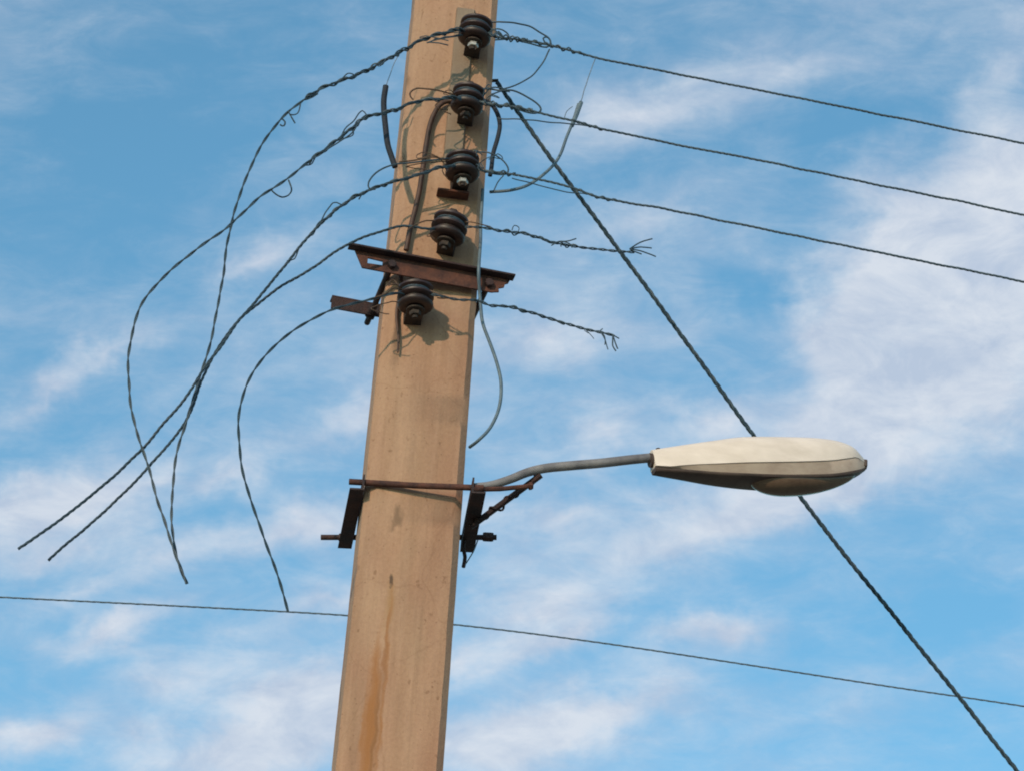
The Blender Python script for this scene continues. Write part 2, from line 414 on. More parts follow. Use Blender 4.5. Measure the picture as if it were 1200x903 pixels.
# ---------------------------------------------------------------- insulators
def bolt_head(mb, c, axis, r, h):
    mb.lathe(c, [(r*.9, 0), (r, h*.15), (r, h*.85), (r*.9, h)], 6, axis)
GI = 'porcelain spool insulators down the pole'
def make_insulator():
    root = empty('spool_insulator', (0, 0, 0))
    mb = MB()
    prof = [(.014, -.036), (.028, -.036), (.034, -.033), (.0375, -.027), (.0375, -.020), (.032, -.015), (.0275, -.010), (.0285, -.006), (.034, -.003),
            (.0385, .003), (.0385, .009), (.033, .014), (.028, .018), (.028, .022), (.033, .026), (.037, .031), (.037, .038), (.031, .044), (.014, .046)]
    prof = [(r_*1.13, z_*.80) for r_, z_ in prof]
    mb.lathe((0, 0, 0), prof, 32); mb.build('porcelain_spool', M_glaze, root)
    mb = MB()
    # U clevis: upper and lower tongue and a back plate
    for z in (.041, -.034):
        mb.lathe((0, 0, z-.003), [(.020, 0), (.022, .001), (.022, .005), (.020, .006)], 16)
        mb.box((0, .030, z), (.040, .060, .0056))
    mb.box((0, .062, .0035), (.042, .006, .080))
    mb.build('clevis', M_iron, root, bevel=.001)
    mb = MB(); mb.tube([(0, 0, -.058), (0, 0, .055)], .0065, 10)
    bolt_head(mb, (0, 0, .0445), (0, 0, 1), .013, .010)
    bo = mb.build('bolt', M_iron, root)
    mb = MB(); bolt_head(mb, (0, 0, -.050), (0, 0, 1), .014, .012); mb.build('nut', M_iron, bo)
    return root
def copy_tree(o, parent=None):
    c = o.copy(); COL.objects.link(c)
    if parent: c.parent = parent
    OFF[c.name] = OFF[o.name]
    for ch in [q for q in o.children]: copy_tree(ch, c)
    return c
INS = [ # px, py of spool centre, standoff, tilt, label, pale nut
    (557, 38, .070, 4, 'topmost dark brown spool insulator, a pale nut shining below it', True),
    (548, 118, .070, 3, 'second spool insulator from the pole top, above the brown cable', False),
    (542, 197, .070, -4, 'third spool insulator from the top, pale nut and rusty ledge below', True),
    (526, 269, .066, 8, 'squat ribbed spool insulator standing just above the rusty crossarm', False),
    (487, 350, .066, -3, 'lowest spool insulator, just under the crossarm near the left edge', False)]
ipos = []
proto = make_insulator()
insul = []
for i, (px, py, so, tl, lb, pale) in enumerate(INS):
    o = proto if i == 0 else copy_tree(proto)
    p = hit(px, py, (PX, -so, PYAW)); ipos.append(p)
    insul.append(o)
for i, (px, py, so, tl, lb, pale) in enumerate(INS):
    o = insul[i]; o.location = ipos[i]; o.rotation_euler = (R(2 if i % 2 else -1), R(tl), PYAW+R(random.uniform(-5, 5)))
    k = (1.0, .98, 1.02, 1.05, 1.04)[i]; o.scale = (k, k, k*(.95, 1.0, .92, .97, .93)[i])
    tag(o, lb, 'insulator', GI)
    OFF[o.name] = ipos[i]
    if pale:
        for ch in o.children:
            for q in ch.children:
                if q.name.startswith('nut'):
                    q.data = q.data.copy(); q.data.materials[0] = M_zinc; q['label'] = 'pale zinc plated nut'
# rusty ledge plate under the third insulator
p = ipos[2]
mb = MB(); mb.box((p.x-.020, p.y+.050, p.z-.047), (.080, .034, .006), Matrix.Rotation(PYAW, 3, 'Z'))
tag(mb.build('ledge_plate', M_rust, bevel=.001, smooth=False), 'small rusty plate jutting out under the third insulator from the top', 'bracket')

# ---------------------------------------------------------------- crossarm clamp (rusty angle irons either side of the pole)
ca = empty('crossarm', hit(480, 312, (PX, -.035, LINE)))
tag(ca, 'rusty angle iron crossarm clamped slantwise across the pole', 'crossarm')
PLC = (PX, -.034, LINE)
A = hit(407, 299, PLC); B = hit(601, 336, PLC)
ub = (B-A); ub.z = 0; Lc = ub.length; ub.normalize(); zA = A.z; zB = B.z
slope = (zB-zA)/Lc
def cp(s_, away, up):               # point on the clamp: along, away from viewer, up
    return Vector((A.x, A.y, zA))+ub*s_+nL*away+Vector((0, 0, up+slope*s_))
def prism(mb, poly, a, b):          # poly in (away, up), swept from a to b along the bar
    n = len(poly); vs = [cp(a, *q) for q in poly]+[cp(b, *q) for q in poly]
    mb.add(vs, [(k, (k+1) % n, n+(k+1) % n, n+k) for k in range(n)]+[tuple(range(n)), tuple(range(2*n-1, n-1, -1))])
FH = .050
def flange(mb, profile, away, t=.005):   # profile: list of (along, up) outline, extruded in depth
    n = len(profile); vs = [cp(a_, away, u_) for a_, u_ in profile]+[cp(a_, away+t, u_) for a_, u_ in profile]
    mb.add(vs, [(k, (k+1) % n, n+(k+1) % n, n+k) for k in range(n)]+[tuple(range(n)), tuple(range(2*n-1, n-1, -1))])
mb = MB()
# upright flange in strips that leave a slot open near the left end
s0, s1 = .052, .090
top_, bot_ = .018, -.027
flange(mb, [(.018, top_), (s0, top_), (s0, bot_), (.040, bot_)], 0)
flange(mb, [(s0, top_), (s1, top_), (s1, .002), (s0, .004)], 0)
flange(mb, [(s0, -.012), (s1, -.010), (s1, bot_), (s0, bot_)], 0)
flange(mb, [(s1, top_), (Lc-.008, top_), (Lc-.012, .008), (Lc-.020, .004), (Lc-.022, -.006), (Lc-.036, -.012), (Lc-.034, -.022), (Lc-.046, -.025), (Lc-.052, bot_), (s1, bot_)], 0)
mb.build('upright_flange', M_rust, ca, smooth=False)
mb = MB()
prism(mb, [(-.023, .0185), (.005, .0185), (.005, .024), (-.023, .024)], 0, Lc)
mb.build('top_flange', M_rustdark, ca, smooth=False, bevel=.001)
# rear angle, seen past the left edge of the pole
mb = MB()
REAR = .235
prism(mb, [(REAR, -.014), (REAR+.005, -.014), (REAR+.005, .018), (REAR, .018)], .008, Lc-.075)
prism(mb, [(REAR, .0185), (REAR+.030, .0185), (REAR+.030, .023), (REAR, .023)], .008, Lc-.075)
mb.build('rear_angle', M_rustdark, ca, smooth=False)
def tie_bolt(s_, name='tie_bolt'):
    mb = MB(); mb.tube([cp(s_, -.004, -.006), cp(s_, REAR+.055, -.006)], .0075, 10)
    tb = mb.build(name, M_rustdark, ca)
    for aw in (REAR+.007,):
        q = MB(); bolt_head(q, cp(s_, aw+(0 if aw < 0 else 0), -.006), nL, .014, .012); q.build('nut', M_rustdark, tb)
tie_bolt(.112)
tie_bolt(Lc-.062)

# ---------------------------------------------------------------- overhead wires
def plane_i(i, dy=-.034):
    return (ipos[i].x, ipos[i].y+dy, LINE)
def wpts(pts, plane):
    out = []
    for q in pts:
        v = hit(q[0], q[1], plane)
        if len(q) > 2:
            v = CAM+(v-CAM)*(1+q[2]/DIST)
        out.append(v)
    return out
def ring(mb, c, rad, r, z, a0=0, a1=360, n=24):
    mb.tube([c+Vector((rad*math.cos(R(a0+(a1-a0)*k/n)), rad*math.sin(R(a0+(a1-a0)*k/n)), z+.004*math.sin(k))) for k in range(n+1)], r, 6)

def wire(name, label, cat, pts, plane, n=3, r=.0022, Rad=.0024, pitch=.07, mat=None, group=None, wob=.0025, extra=None, step=.009):
    path = smooth_path(wpts(pts, plane), step)
    path = wobble(path, wob, .12, len(label)*.37) if wob else path
    path = wobble(path, wob*2.2, .035, len(label)*.71) if name != 'overhead_wire' else path
    if extra:                                   # carry on out of the frame
        d = (path[-1]-path[-12]).normalized(); far = []
        p = path[-1]
        for k in range(1, 60):
            q = p+d*(.4*k)+Vector((0, 0, .0012*(k*.4)**2*2))
            if k*.4 > extra: break
            far.append(q)
        path = smooth_path(path[:-1:6]+[path[-1]]+far, step)
    mb = MB()
    if n == 1: mb.tube(path, r, 8)
    else: strand(mb, path, n, r, Rad, pitch)
    o = mb.build(name, mat or M_wire, origin=path[0])
    if label: tag(o, label, cat, group)
    return o, path
def tie(parent, path, a, b, Rad=.0062, r=.0021, pitch=.03, mat=None, n=1, jit=1.2, name='tie_wire'):
    """a binding wire coiled round the conductor between fractions a and b"""
    seg = path[int(a*len(path)):int(b*len(path))]
    fine = []
    for p, q in zip(seg, seg[1:]): fine += [p, (p+q)/2]
    mb = MB()
    for k in range(n): mb.tube(helix(fine, Rad, pitch*(1+.2*k), k*2.4, jit, k), r, 5)
    return mb.build(name, mat or M_wire, parent)
def loop(parent, pts, plane, r=.0024, name='loose_end', mat=None, wob=.002):
    path = wobble(smooth_path(wpts(pts, plane), .006), wob, .15, pts[0][0])
    mb = MB(); mb.tube(path, r, 6)
    return mb.build(name, mat or M_wire, parent)

GR = 'live wires leaving the pole to the right'
GB = 'cut wires hanging to the left of the pole'
# three wires running off to the right
P0, P1, P2, P3, P4 = (plane_i(i) for i in range(5))
o, pa = wire('overhead_wire', 'highest overhead wire running right from the topmost insulator', 'wire',
    [(566, 38, .02), (580, 43), (610, 47), (645, 53), (700, 68), (800, 88), (900, 108), (1000, 128), (1100, 148), (1200, 168), (1300, 187)], P0, group=GR, extra=22, r=.0016, Rad=.0019, pitch=.05, mat=M_line)
tie(o, pa, 0, .006); 
SH = len(pa)
def frac(path, px_from, px_to):    # fraction range by photo x
    def X(p):
        v = CM.transposed() @ (p-CAM); return PW/2+FOCAL*v.x/-v.z
    xs = [X(p) for p in path]
    i0 = min(range(len(xs)), key=lambda i: abs(xs[i]-px_from)); i1 = min(range(len(xs)), key=lambda i: abs(xs[i]-px_to))
    return min(i0, i1)/len(xs), max(i0, i1)/len(xs)
tie(o, pa, *frac(pa, 575, 690), Rad=.0052)
loop(o, [(570, 27, .03), (590, 26), (618, 30), (636, 40), (645, 48), (642, 55), (628, 53), (608, 48)], P0)
loop(o, [(644, 58), (636, 74), (622, 90), (602, 101), (588, 105)], P0, .0021)
loop(o, [(640, 52), (636, 46), (642, 44), (646, 52), (640, 56)], P0, .0022)

o, pa = wire('overhead_wire', 'overhead wire running right from the second insulator, between two others', 'wire',
    [(558, 118, .02), (572, 121), (600, 126), (628, 131), (670, 142), (705, 151), (800, 171), (900, 190), (1000, 211), (1100, 231), (1200, 252), (1300, 273)], P1, group=GR, extra=22, r=.0016, Rad=.0019, pitch=.05, mat=M_line)
tie(o, pa, *frac(pa, 565, 630), Rad=.0055, n=2)
tie(o, pa, *frac(pa, 668, 715), Rad=.0030)
loop(o, [(566, 104, .03), (585, 106), (600, 106), (618, 114), (632, 124), (634, 130), (626, 133), (606, 128)], P1, .0026)
loop(o, [(582, 139, .02), (610, 140), (640, 143), (665, 145), (690, 148)], P1, .0018)
o, pa = wire('overhead_wire', 'lowest unbroken overhead wire running right from the third insulator', 'wire',
    [(553, 198, .02), (572, 200), (600, 205), (640, 212), (680, 223), (700, 231), (750, 240), (800, 249), (900, 270), (1000, 290), (1100, 310), (1200, 330), (1300, 350)], P2, group=GR, extra=22, r=.0016, Rad=.0019, pitch=.05, mat=M_line)
tie(o, pa, *frac(pa, 562, 610), Rad=.0045)
tie(o, pa, *frac(pa, 680, 730), Rad=.0032)
loop(o, [(556, 177, .03), (572, 179), (588, 187), (596, 198), (592, 205), (580, 204), (566, 200)], P2, .0021)
loop(o, [(600, 209), (620, 214), (645, 221), (670, 226), (690, 228)], P2, .0016, name='second_strand')
loop(o, [(590, 206), (583, 214), (579, 224)], P2, .0016)

# broken wires on the right
def fray(parent, base, ends, plane, r=.0013):
    for k, (ex, ey) in enumerate(ends):
        bx, by = base; mx = (bx+ex)/2+random.uniform(-3, 3); my = (by+ey)/2+random.uniform(-2, 2)
        loop(parent, [(bx, by), (mx, my), (ex, ey)], plane, r, 'frayed_strand', wob=.004)
o, pa = wire('broken_wire', 'short snapped wire right of the fourth insulator, strands splayed', 'wire',
    [(536, 265, .02), (552, 266), (575, 268), (605, 273), (630, 279), (665, 286), (700, 288), (735, 292), (745, 294)], P3, n=2, r=.0018, Rad=.0022, pitch=.05, wob=.006)
tie(o, pa, *frac(pa, 570, 690), Rad=.0045, r=.0018, pitch=.045, jit=2)
fray(o, (738, 292), [(764, 280), (763, 291), (768, 301), (752, 298)], P3, .0019)
fray(o, (660, 283), [(646, 288), (657, 290), (670, 291), (675, 280)], P3, .0018)
loop(o, [(600, 270), (603, 264), (609, 267), (606, 273)], P3, .0013, 'frayed_strand')
loop(o, [(538, 261, .02), (556, 261), (575, 266)], P3, .0018, 'tie_wire', M_copper)
o, pa = wire('broken_wire', 'short snapped wire under the crossarm, its tip bent straight down', 'wire',
    [(498, 343, .02), (512, 346), (535, 351), (560, 352), (578, 360), (600, 360), (640, 370), (690, 384), (721, 393)], P4, n=2, r=.0019, Rad=.0022, pitch=.05, wob=.004)
tie(o, pa, *frac(pa, 575, 670), Rad=.0035, r=.0018, pitch=.05, jit=2)
fray(o, (718, 392), [(722, 412), (724, 409), (725, 396)], P4, .0018)
fray(o, (703, 388), [(709, 404), (713, 409), (706, 386)], P4, .0014)
fray(o, (684, 384), [(696, 397), (690, 392)], P4, .0010)
loop(o, [(500, 339, .02), (514, 344), (524, 350), (512, 349)], P4, .0018, 'tie_wire', M_copper)

# cut wires arching down on the left
o, pa = wire('hanging_wire', 'cut wire arching left from the topmost insulator then hanging straight down', 'wire',
    [(548, 36, .02), (532, 37), (500, 46), (460, 66), (415, 88), (375, 104), (352, 122), (330, 140), (312, 163), (297, 190), (281, 225), (270, 265), (264, 300), (256, 350), (247, 400),
     (238, 430), (228, 460), (218, 490), (208, 520), (203, 545), (200, 590), (201, 620), (205, 645), (212, 668), (219, 684)], P0, n=2, r=.0019, Rad=.0018, pitch=.09, wob=.003)
tie(o, pa, *frac(pa[:int(len(pa)*.45)], 545, 335)) if False else tie(o, pa, .0, .27, Rad=.0050, n=2, pitch=.05)
loop(o, [(375, 104), (370, 111), (362, 113), (356, 117), (366, 114), (373, 110)], P0, .0022, 'knot')
loop(o, [(338, 131), (342, 138), (346, 145)], P0, .0020, 'loose_end'); loop(o, [(330, 139), (334, 143), (332, 148), (328, 146)], P0, .0022, 'loose_end')
o, pa = wire('hanging_wire', 'cut wire from the second insulator making the widest curve to the left', 'wire',
    [(540, 116, .02), (520, 116), (490, 118), (460, 130), (430, 136), (412, 150), (392, 165), (368, 184), (335, 213), (305, 233), (270, 262), (235, 287), (205, 312), (180, 337), (163, 362), (153, 395),
     (150, 430), (153, 465), (160, 498), (172, 535), (184, 575), (195, 612), (204, 645), (213, 670), (218, 683)], plane_i(1, -.06), n=2, r=.0019, Rad=.0019, pitch=.09, wob=.003)
tie(o, pa, .0, .27, Rad=.0044, n=2, pitch=.05)
loop(o, [(430, 136), (420, 145), (410, 158), (395, 168), (372, 183)], plane_i(1, -.06), .0020, 'loose_strand')
loop(o, [(338, 211), (342, 222), (338, 229), (330, 231), (322, 227), (318, 223)], P1, .0020, 'loose_end')
loop(o, [(534, 112, .02), (512, 106), (488, 104), (480, 110), (484, 117)], P1, .0022, 'tie_wire', M_copper)
o, pa = wire('hanging_wire', 'cut wire from the third insulator whose tip reaches farthest left', 'wire',
    [(534, 194, .02), (515, 197), (490, 205), (462, 214), (432, 223), (400, 240), (372, 265), (345, 298), (318, 332), (290, 364), (262, 402), (238, 436), (215, 470), (190, 498), (165, 528), (130, 560), (90, 594), (55, 620), (21, 642)],
    plane_i(2, -.05), n=3, r=.0019, Rad=.0021, pitch=.055, wob=.0025)
tie(o, pa, .0, .30, Rad=.0042, n=1, pitch=.06)
loop(o, [(526, 186, .02), (505, 188), (480, 191), (458, 194), (440, 203), (432, 214), (433, 221), (440, 222)], P2, .0022, 'loose_end')
loop(o, [(528, 190, .02), (508, 184), (486, 188), (468, 190)], P2, .0020, 'tie_wire', M_copper)
o, pa = wire('hanging_wire', 'cut wire from the fourth insulator, tip just short of its neighbour', 'wire',
    [(517, 266, .02), (500, 267), (470, 266), (440, 274), (405, 289), (370, 312), (335, 332), (303, 355), (280, 375), (258, 405), (240, 440), (226, 478), (208, 508), (185, 535), (150, 572), (110, 610), (80, 635), (57, 656)],
    plane_i(3, -.03), n=3, r=.0018, Rad=.0020, pitch=.055, wob=.0025)
loop(o, [(514, 259, .02), (498, 259), (484, 265), (478, 270)], P3, .0018, 'tie_wire', M_copper)
o, pa = wire('hanging_wire', 'cut wire from the lowest insulator drooping alone nearest the pole', 'wire',
    [(476, 345, .02), (462, 344), (440, 350), (410, 357), (380, 367), (345, 386), (318, 408), (298, 434), (284, 466), (279, 500), (283, 545), (296, 590), (312, 635), (328, 680), (338, 717)],
    plane_i(4, -.03), n=2, r=.0019, Rad=.0018, pitch=.10, wob=.0015)
loop(o, [(473, 340, .02), (462, 338), (450, 345), (438, 349)], P4, .0018, 'tie_wire', M_copper)
for q in bpy.data.objects:
    if q.name.startswith('hanging_wire'): q['group'] = GB

def tangle(parent, i, side, plane, n, spread, mat=None):
    cx, cy = INS[i][0], INS[i][1]
    for k in range(n):
        a = random.uniform(8, 20); b = a+random.uniform(10, spread); h = random.uniform(-12, 14); w_ = random.uniform(-12, 10)
        loop(parent, [(cx+side*a*.9, cy+random.uniform(-8, 8), .03), (cx+side*(a+b)/2, cy+h-6), (cx+side*b, cy+h+w_*.3), (cx+side*(b-random.uniform(4, 10)), cy+h+w_), (cx+side*(a+b)*.45, cy+h+w_*.6+3)],
             plane, random.uniform(.0012, .0020), 'tie_wire', mat, wob=.005)
ow = [q for q in bpy.data.objects if q.name.startswith('overhead_wire')]; ow.sort(key=lambda q: -q.location.z)
hw = [q for q in bpy.data.objects if q.name.startswith('hanging_wire')]; hw.sort(key=lambda q: q.name)
for i in range(3):
    tangle(ow[i], i, 1, plane_i(i), 3, 42); tangle(hw[i], i, -1, plane_i(i), 3, 50, M_copper if i else None)
tangle(hw[3], 3, -1, P3, 1, 30, M_copper); tangle(hw[4], 4, -1, P4, 2, 34, M_copper)
# kinked tails standing off the bound lengths on the left
for (i, pts) in ((0, [(452, 70), (446, 78), (440, 76)]), (0, [(352, 122), (348, 134), (340, 134)]), (0, [(415, 88), (408, 86), (398, 95), (388, 98)]),
                 (1, [(430, 136), (425, 130), (414, 141), (404, 152), (398, 163)]), (1, [(412, 150), (414, 158), (402, 163)]), (1, [(372, 181), (366, 192), (356, 195)]),
                 (2, [(400, 240), (390, 238), (380, 253), (372, 266)]), (2, [(440, 222), (426, 226), (420, 234)]), (2, [(350, 292), (346, 303), (336, 306)])):
    loop(hw[i], pts, plane_i(i, -.05), .0017, 'loose_end', wob=.004)
# coils round the insulator necks, held with the insulators
for i, o in enumerate(insul):
    for z in ((.0195,) if i > 2 else (.0195, -.012)):
        mb = MB()
        c = ipos[i]; q = o.rotation_euler.to_matrix()
        mb.tube([c+q @ Vector((.0340*math.cos(t*.33), .0340*math.sin(t*.33), z*.8+.003*math.sin(t*.33/2))) for t in range(38)], .0022, 6)
        me = mb.build('binding_coil', M_wire, None, origin=c)
        # hand over to the insulator in its own frame
        me.data.transform(q.inverted().to_4x4()); me.parent = o; me.location = (0, 0, 0)

# ---------------------------------------------------------------- cables
def cable(name, label, cat, pts, plane, r, mat, wob=.002, group=None, sides=10):
    path = wobble(smooth_path(wpts(pts, plane), .008), wob, .1, pts[0][0]*.1)
    mb = MB(); mb.tube(path, r, sides); o = mb.build(name, mat, origin=path[0]); tag(o, label, cat, group); return o, path
FRONT = (PX, -.022, PYAW)
o, _ = cable('cable', 'dark brown cable running down the pole front to the crossarm', 'cable',
    [(546, 119, -.02), (528, 118), (515, 124), (505, 142), (499, 170), (495, 200), (488, 240), (480, 272), (476, 293)], (PX, -.014, PYAW), .0064, M_brown)
path = smooth_path(wpts([(470, 322), (468, 345), (465, 370), (467, 395), (466, 413)], (PX, -.012, PYAW)), .008)
mb = MB(); mb.tube(path, lambda t: .0058*(1-.6*t), 8); q = mb.build('cable', M_brown, origin=path[0])
tag(q, 'short brown cable end against the pole left of the lowest insulator', 'cable')
o, _ = cable('jumper_cable', 'thick black cut cable hanging left of the pole near the second insulator', 'cable',
    [(452, 101), (450, 120), (451, 145), (454, 168), (459, 184), (463, 196)], (PX-.2, -.12, LINE), .0074, M_rubber)
loop(o, [(470, 60), (463, 72), (457, 88), (452, 102)], (PX-.2, -.12, LINE), .0010, 'bare_strand', M_wirepale)
o, _ = cable('jumper_cable', 'short thick black cable bent down right of the second insulator', 'cable',
    [(562, 117, -.02), (575, 122), (583, 133), (586, 146), (583, 162), (578, 180), (576, 196), (574, 206)], (ipos[1].x, ipos[1].y+.0, LINE), .0058, M_rubber)
o, _ = cable('jumper_cable', 'grey cable looping right of the pole behind the slanting stay', 'cable',
    [(678, 122), (673, 138), (665, 160), (655, 184), (640, 202), (620, 216), (600, 223), (574, 225, .04)], (ipos[2].x, ipos[2].y+.10, LINE), .0040, M_greycable)
loop(o, [(698, 68), (692, 84), (686, 102), (679, 123)], (ipos[2].x, ipos[2].y+.10, LINE), .0012, 'bare_strand', M_wirepale)
mb = MB(); mb.tube(wpts([(681, 120), (676, 134), (670, 148)], (ipos[2].x, ipos[2].y+.10, LINE)), .0056, 8); mb.build('sleeve', M_greycable, o)
loop(o, [(671, 125), (664, 131), (661, 140)], (ipos[2].x, ipos[2].y+.10, LINE), .0010, 'bare_strand', M_wirepale)
o, _ = cable('cable', 'grey blue cable bowing out below the crossarm right of the pole', 'cable',
    [(566, 222), (564, 262), (562, 295, -.02), (561, 322, -.03), (562, 345), (565, 375), (573, 400), (582, 425), (587, 450), (585, 475), (575, 500), (562, 514), (551, 523, .06)], (PX+.06, -.015, PYAW), .0042, M_greycable)

# stay wire from the pole top down to the ground
PS = (PX+.10, .10, R(24))
path = wpts([(582, 96), (600, 122), (640, 178), (700, 259), (760, 340), (820, 423), (880, 505), (935, 578), (1000, 662), (1070, 749), (1140, 836), (1192, 903)], PS)
d = (path[-1]-path[-2]).normalized(); last = path[-1]; k = (last.z-.05)/-d.z
ends = [last+d*(k*t/8) for t in range(1, 9)]
path = wobble(smooth_path(path+ends, .012), .002, .06, 3)
mb = MB(); strand(mb, path, 3, .0031, .0034, .075)
stay = mb.build('stay_wire', M_wire, origin=path[-1])
tag(stay, 'thick twisted stay wire slanting down to the right behind the lamp', 'stay wire')
mb = MB(); mb.tube([path[-1]+d*.3, path[-1]-d*.35], .010, 8); bolt_head(mb, path[-1]-d*.35, -d, .02, .03)
mb.build('anchor_rod', M_iron, stay)
# eye bolt that the stay hangs from
e = path[0]
mb = MB(); mb.tube([e+Vector((-.12, .02, .004)), e+Vector((.004, 0, .004))], .0045, 8)
mb.build('eye_bolt', M_iron, stay)

# far line behind the pole
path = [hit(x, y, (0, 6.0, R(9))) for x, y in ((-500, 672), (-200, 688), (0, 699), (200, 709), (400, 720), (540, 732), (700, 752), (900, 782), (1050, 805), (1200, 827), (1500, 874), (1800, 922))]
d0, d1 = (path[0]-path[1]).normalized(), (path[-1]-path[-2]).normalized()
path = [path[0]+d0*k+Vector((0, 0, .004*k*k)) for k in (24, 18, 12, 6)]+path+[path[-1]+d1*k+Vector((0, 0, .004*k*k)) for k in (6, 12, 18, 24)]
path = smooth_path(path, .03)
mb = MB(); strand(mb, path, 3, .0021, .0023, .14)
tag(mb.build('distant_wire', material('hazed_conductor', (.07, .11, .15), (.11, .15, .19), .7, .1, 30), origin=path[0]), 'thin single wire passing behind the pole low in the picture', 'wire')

# ---------------------------------------------------------------- street lamp
lamp = empty('street_lamp', hit(555, 575, (PX, 0, 0)))
tag(lamp, 'cream cobra head street lamp on a bent grey arm clamped to the pole', 'street lamp')
LY = R(-3)
uF = Vector((math.cos(LY), math.sin(LY), 0)); nF = Vector((-math.sin(LY), math.cos(LY), 0))
FR = (PX, -.022, LY)
fl = hit(414, 564, FR); fr = hit(562, 571, FR)
# front clamp bar
mb = MB()
mb.tube([fl-uF*.01, fl.lerp(fr, .5)+Vector((0, 0, -.002)), fr+uF*.01], .0075, 10)
mb.build('clamp_bar', M_rust, lamp)
rear_l = hit(376, 629, (PX, .25, LY)); rear_r = hit(582, 629, (PX, .25, LY))
mb = MB(); mb.tube([rear_l, rear_r], .0068, 10); tr = mb.build('threaded_rod', M_rustdark, lamp)
mb = MB(); bolt_head(mb, rear_r-uF*.034, uF, .0125, .026); mb.build('nut', M_rustdark, tr)
mb = MB(); bolt_head(mb, hit(399, 629, (PX, .25, LY))-uF*.004, uF, .011, .012); mb.build('nut', M_rustdark, tr)
# side angles: run back along both sides of the pole
def side_angle(front, back, out):
    d_ = back-front; z0 = Vector((0, 0, 1)); t = .0045; hh = .042; ff = .034
    mb = MB()
    for (a_, b_, c_, e_) in ((0, t, -hh/2, hh/2), (t if out > 0 else t, ff, -hh/2, -hh/2+t)):
        vs = []
        for base in (front, back):
            for (q, w_) in ((a_, c_), (b_, c_), (b_, e_), (a_, e_)): vs.append(base+uF*(q*out)+z0*w_)
        mb.add(vs, [(0, 1, 2, 3), (7, 6, 5, 4), (0, 4, 5, 1), (1, 5, 6, 2), (2, 6, 7, 3), (3, 7, 4, 0)])
    return mb.build('side_angle', M_rustdark, lamp, smooth=False)
zf = fl.z
Lf = hit(427, 567, (PX, -.035, LY)); Lb = hit(413, 631, (PX, .275, LY))
Rf = hit(553, 571, (PX, -.035, LY)); Rb = hit(540, 634, (PX, .275, LY))
Lf.z = Lb.z = (Lf.z+Lb.z)/2
Rf.z = Rb.z = (Rf.z+Rb.z)/2
side_angle(Lf, Lb, -1); side_angle(Rf, Rb, 1)
# arm
AP = (PX+.1, -.03, R(13))
arm_pts = wpts([(556, 570), (575, 568), (598, 561), (618, 553), (640, 548), (670, 545), (705, 542), (740, 538), (772, 535)], AP)
path = smooth_path(arm_pts, .01)
mb = MB(); mb.tube(path, lambda t: .0095+.0020*min(1, t*2.2), 14); mb.build('arm', M_pipe, lamp)
mb = MB(); p0 = hit(553, 573, (PX, -.03, LY)); p1 = hit(620, 569, AP)
mb.tube([p0, p0.lerp(p1, .5)+Vector((0, 0, -.003)), p1], .0062, 8); cr = mb.build('clamp_rod', M_rust, lamp)
mb = MB(); bolt_head(mb, p1, (p1-p0), .010, .008); mb.build('nut', M_rust, cr)
# brace with binding
b0 = hit(551, 617, (PX+.06, .10, 0)); b1 = hit(634, 556, AP)
path = smooth_path([b0, b0.lerp(b1, .35), b0.lerp(b1, .7), b1], .008)
mb = MB(); mb.tube(path, .0078, 8); br = mb.build('brace', M_rustdark, lamp)
mb = MB(); mb.tube(helix(smooth_path(path[2:-2], .004), .0088, .045, 0, 1.4), .0028, 6); mb.build('binding_wire', M_rustdark, br)
# dangling ends under the clamp
mb = MB(); mb.tube(smooth_path(wpts([(546, 622), (543, 640), (545, 652), (543, 664)], (PX+.06, .20, 0)), .006), .0048, 6); mb.build('loose_end', M_rustdark, lamp)
mb = MB(); mb.tube(smooth_path(wpts([(560, 632), (555, 645), (549, 655), (545, 661)], (PX+.06, .20, 0)), .006), .0016, 6); mb.build('loose_end', M_wirepale, lamp)

# luminaire, built along its own axis x from the arm end
La = hit(764, 538, AP); Lb_ = hit(1012, 541, AP)
ax = (Lb_-La); LL = ax.length; ax.normalize()
side = Vector((0, 1, 0)); side = (side-ax*side.dot(ax)).normalized(); upv = ax.cross(side)
TILT = R(5)
rt = Matrix.Rotation(TILT, 3, ax); side = rt @ side; upv = rt @ upv
if upv.z < 0: upv = -upv
def lp(x, y, z): return La+ax*(x*LL)+side*y+upv*z
def interp(tab, x):                  # smooth curve through the table (Hermite, central slopes)
    n = len(tab); x = min(max(x, tab[0][0]), tab[-1][0])
    def slope_(i):
        if i == 0: return (tab[1][1]-tab[0][1])/(tab[1][0]-tab[0][0])
        if i == n-1: return (tab[-1][1]-tab[-2][1])/(tab[-1][0]-tab[-2][0])
        return (tab[i+1][1]-tab[i-1][1])/(tab[i+1][0]-tab[i-1][0])
    for i in range(n-1):
        (a_, va), (b_, vb) = tab[i], tab[i+1]
        if x <= b_:
            h_ = b_-a_; t = (x-a_)/h_
            return (2*t**3-3*t*t+1)*va+(t**3-2*t*t+t)*h_*slope_(i)+(3*t*t-2*t**3)*vb+(t**3-t*t)*h_*slope_(i+1)
    return tab[-1][1]
HW = [(0, .021), (.1, .031), (.3, .047), (.45, .056), (.6, .057), (.75, .053), (.87, .043), (.95, .028), (1, .009)]       # half width of rim
ZR = [(0, -.026), (.15, -.038), (.3, -.048), (.5, -.055), (.65, -.055), (.8, -.050), (.9, -.039), (.97, -.026), (1, -.016)]      # rim height
ZT = [(0, .024), (.1, .033), (.3, .049), (.43, .058), (.7, .059), (.8, .057), (.88, .051), (.95, .036), (1, .008)]       # top
NX = 48
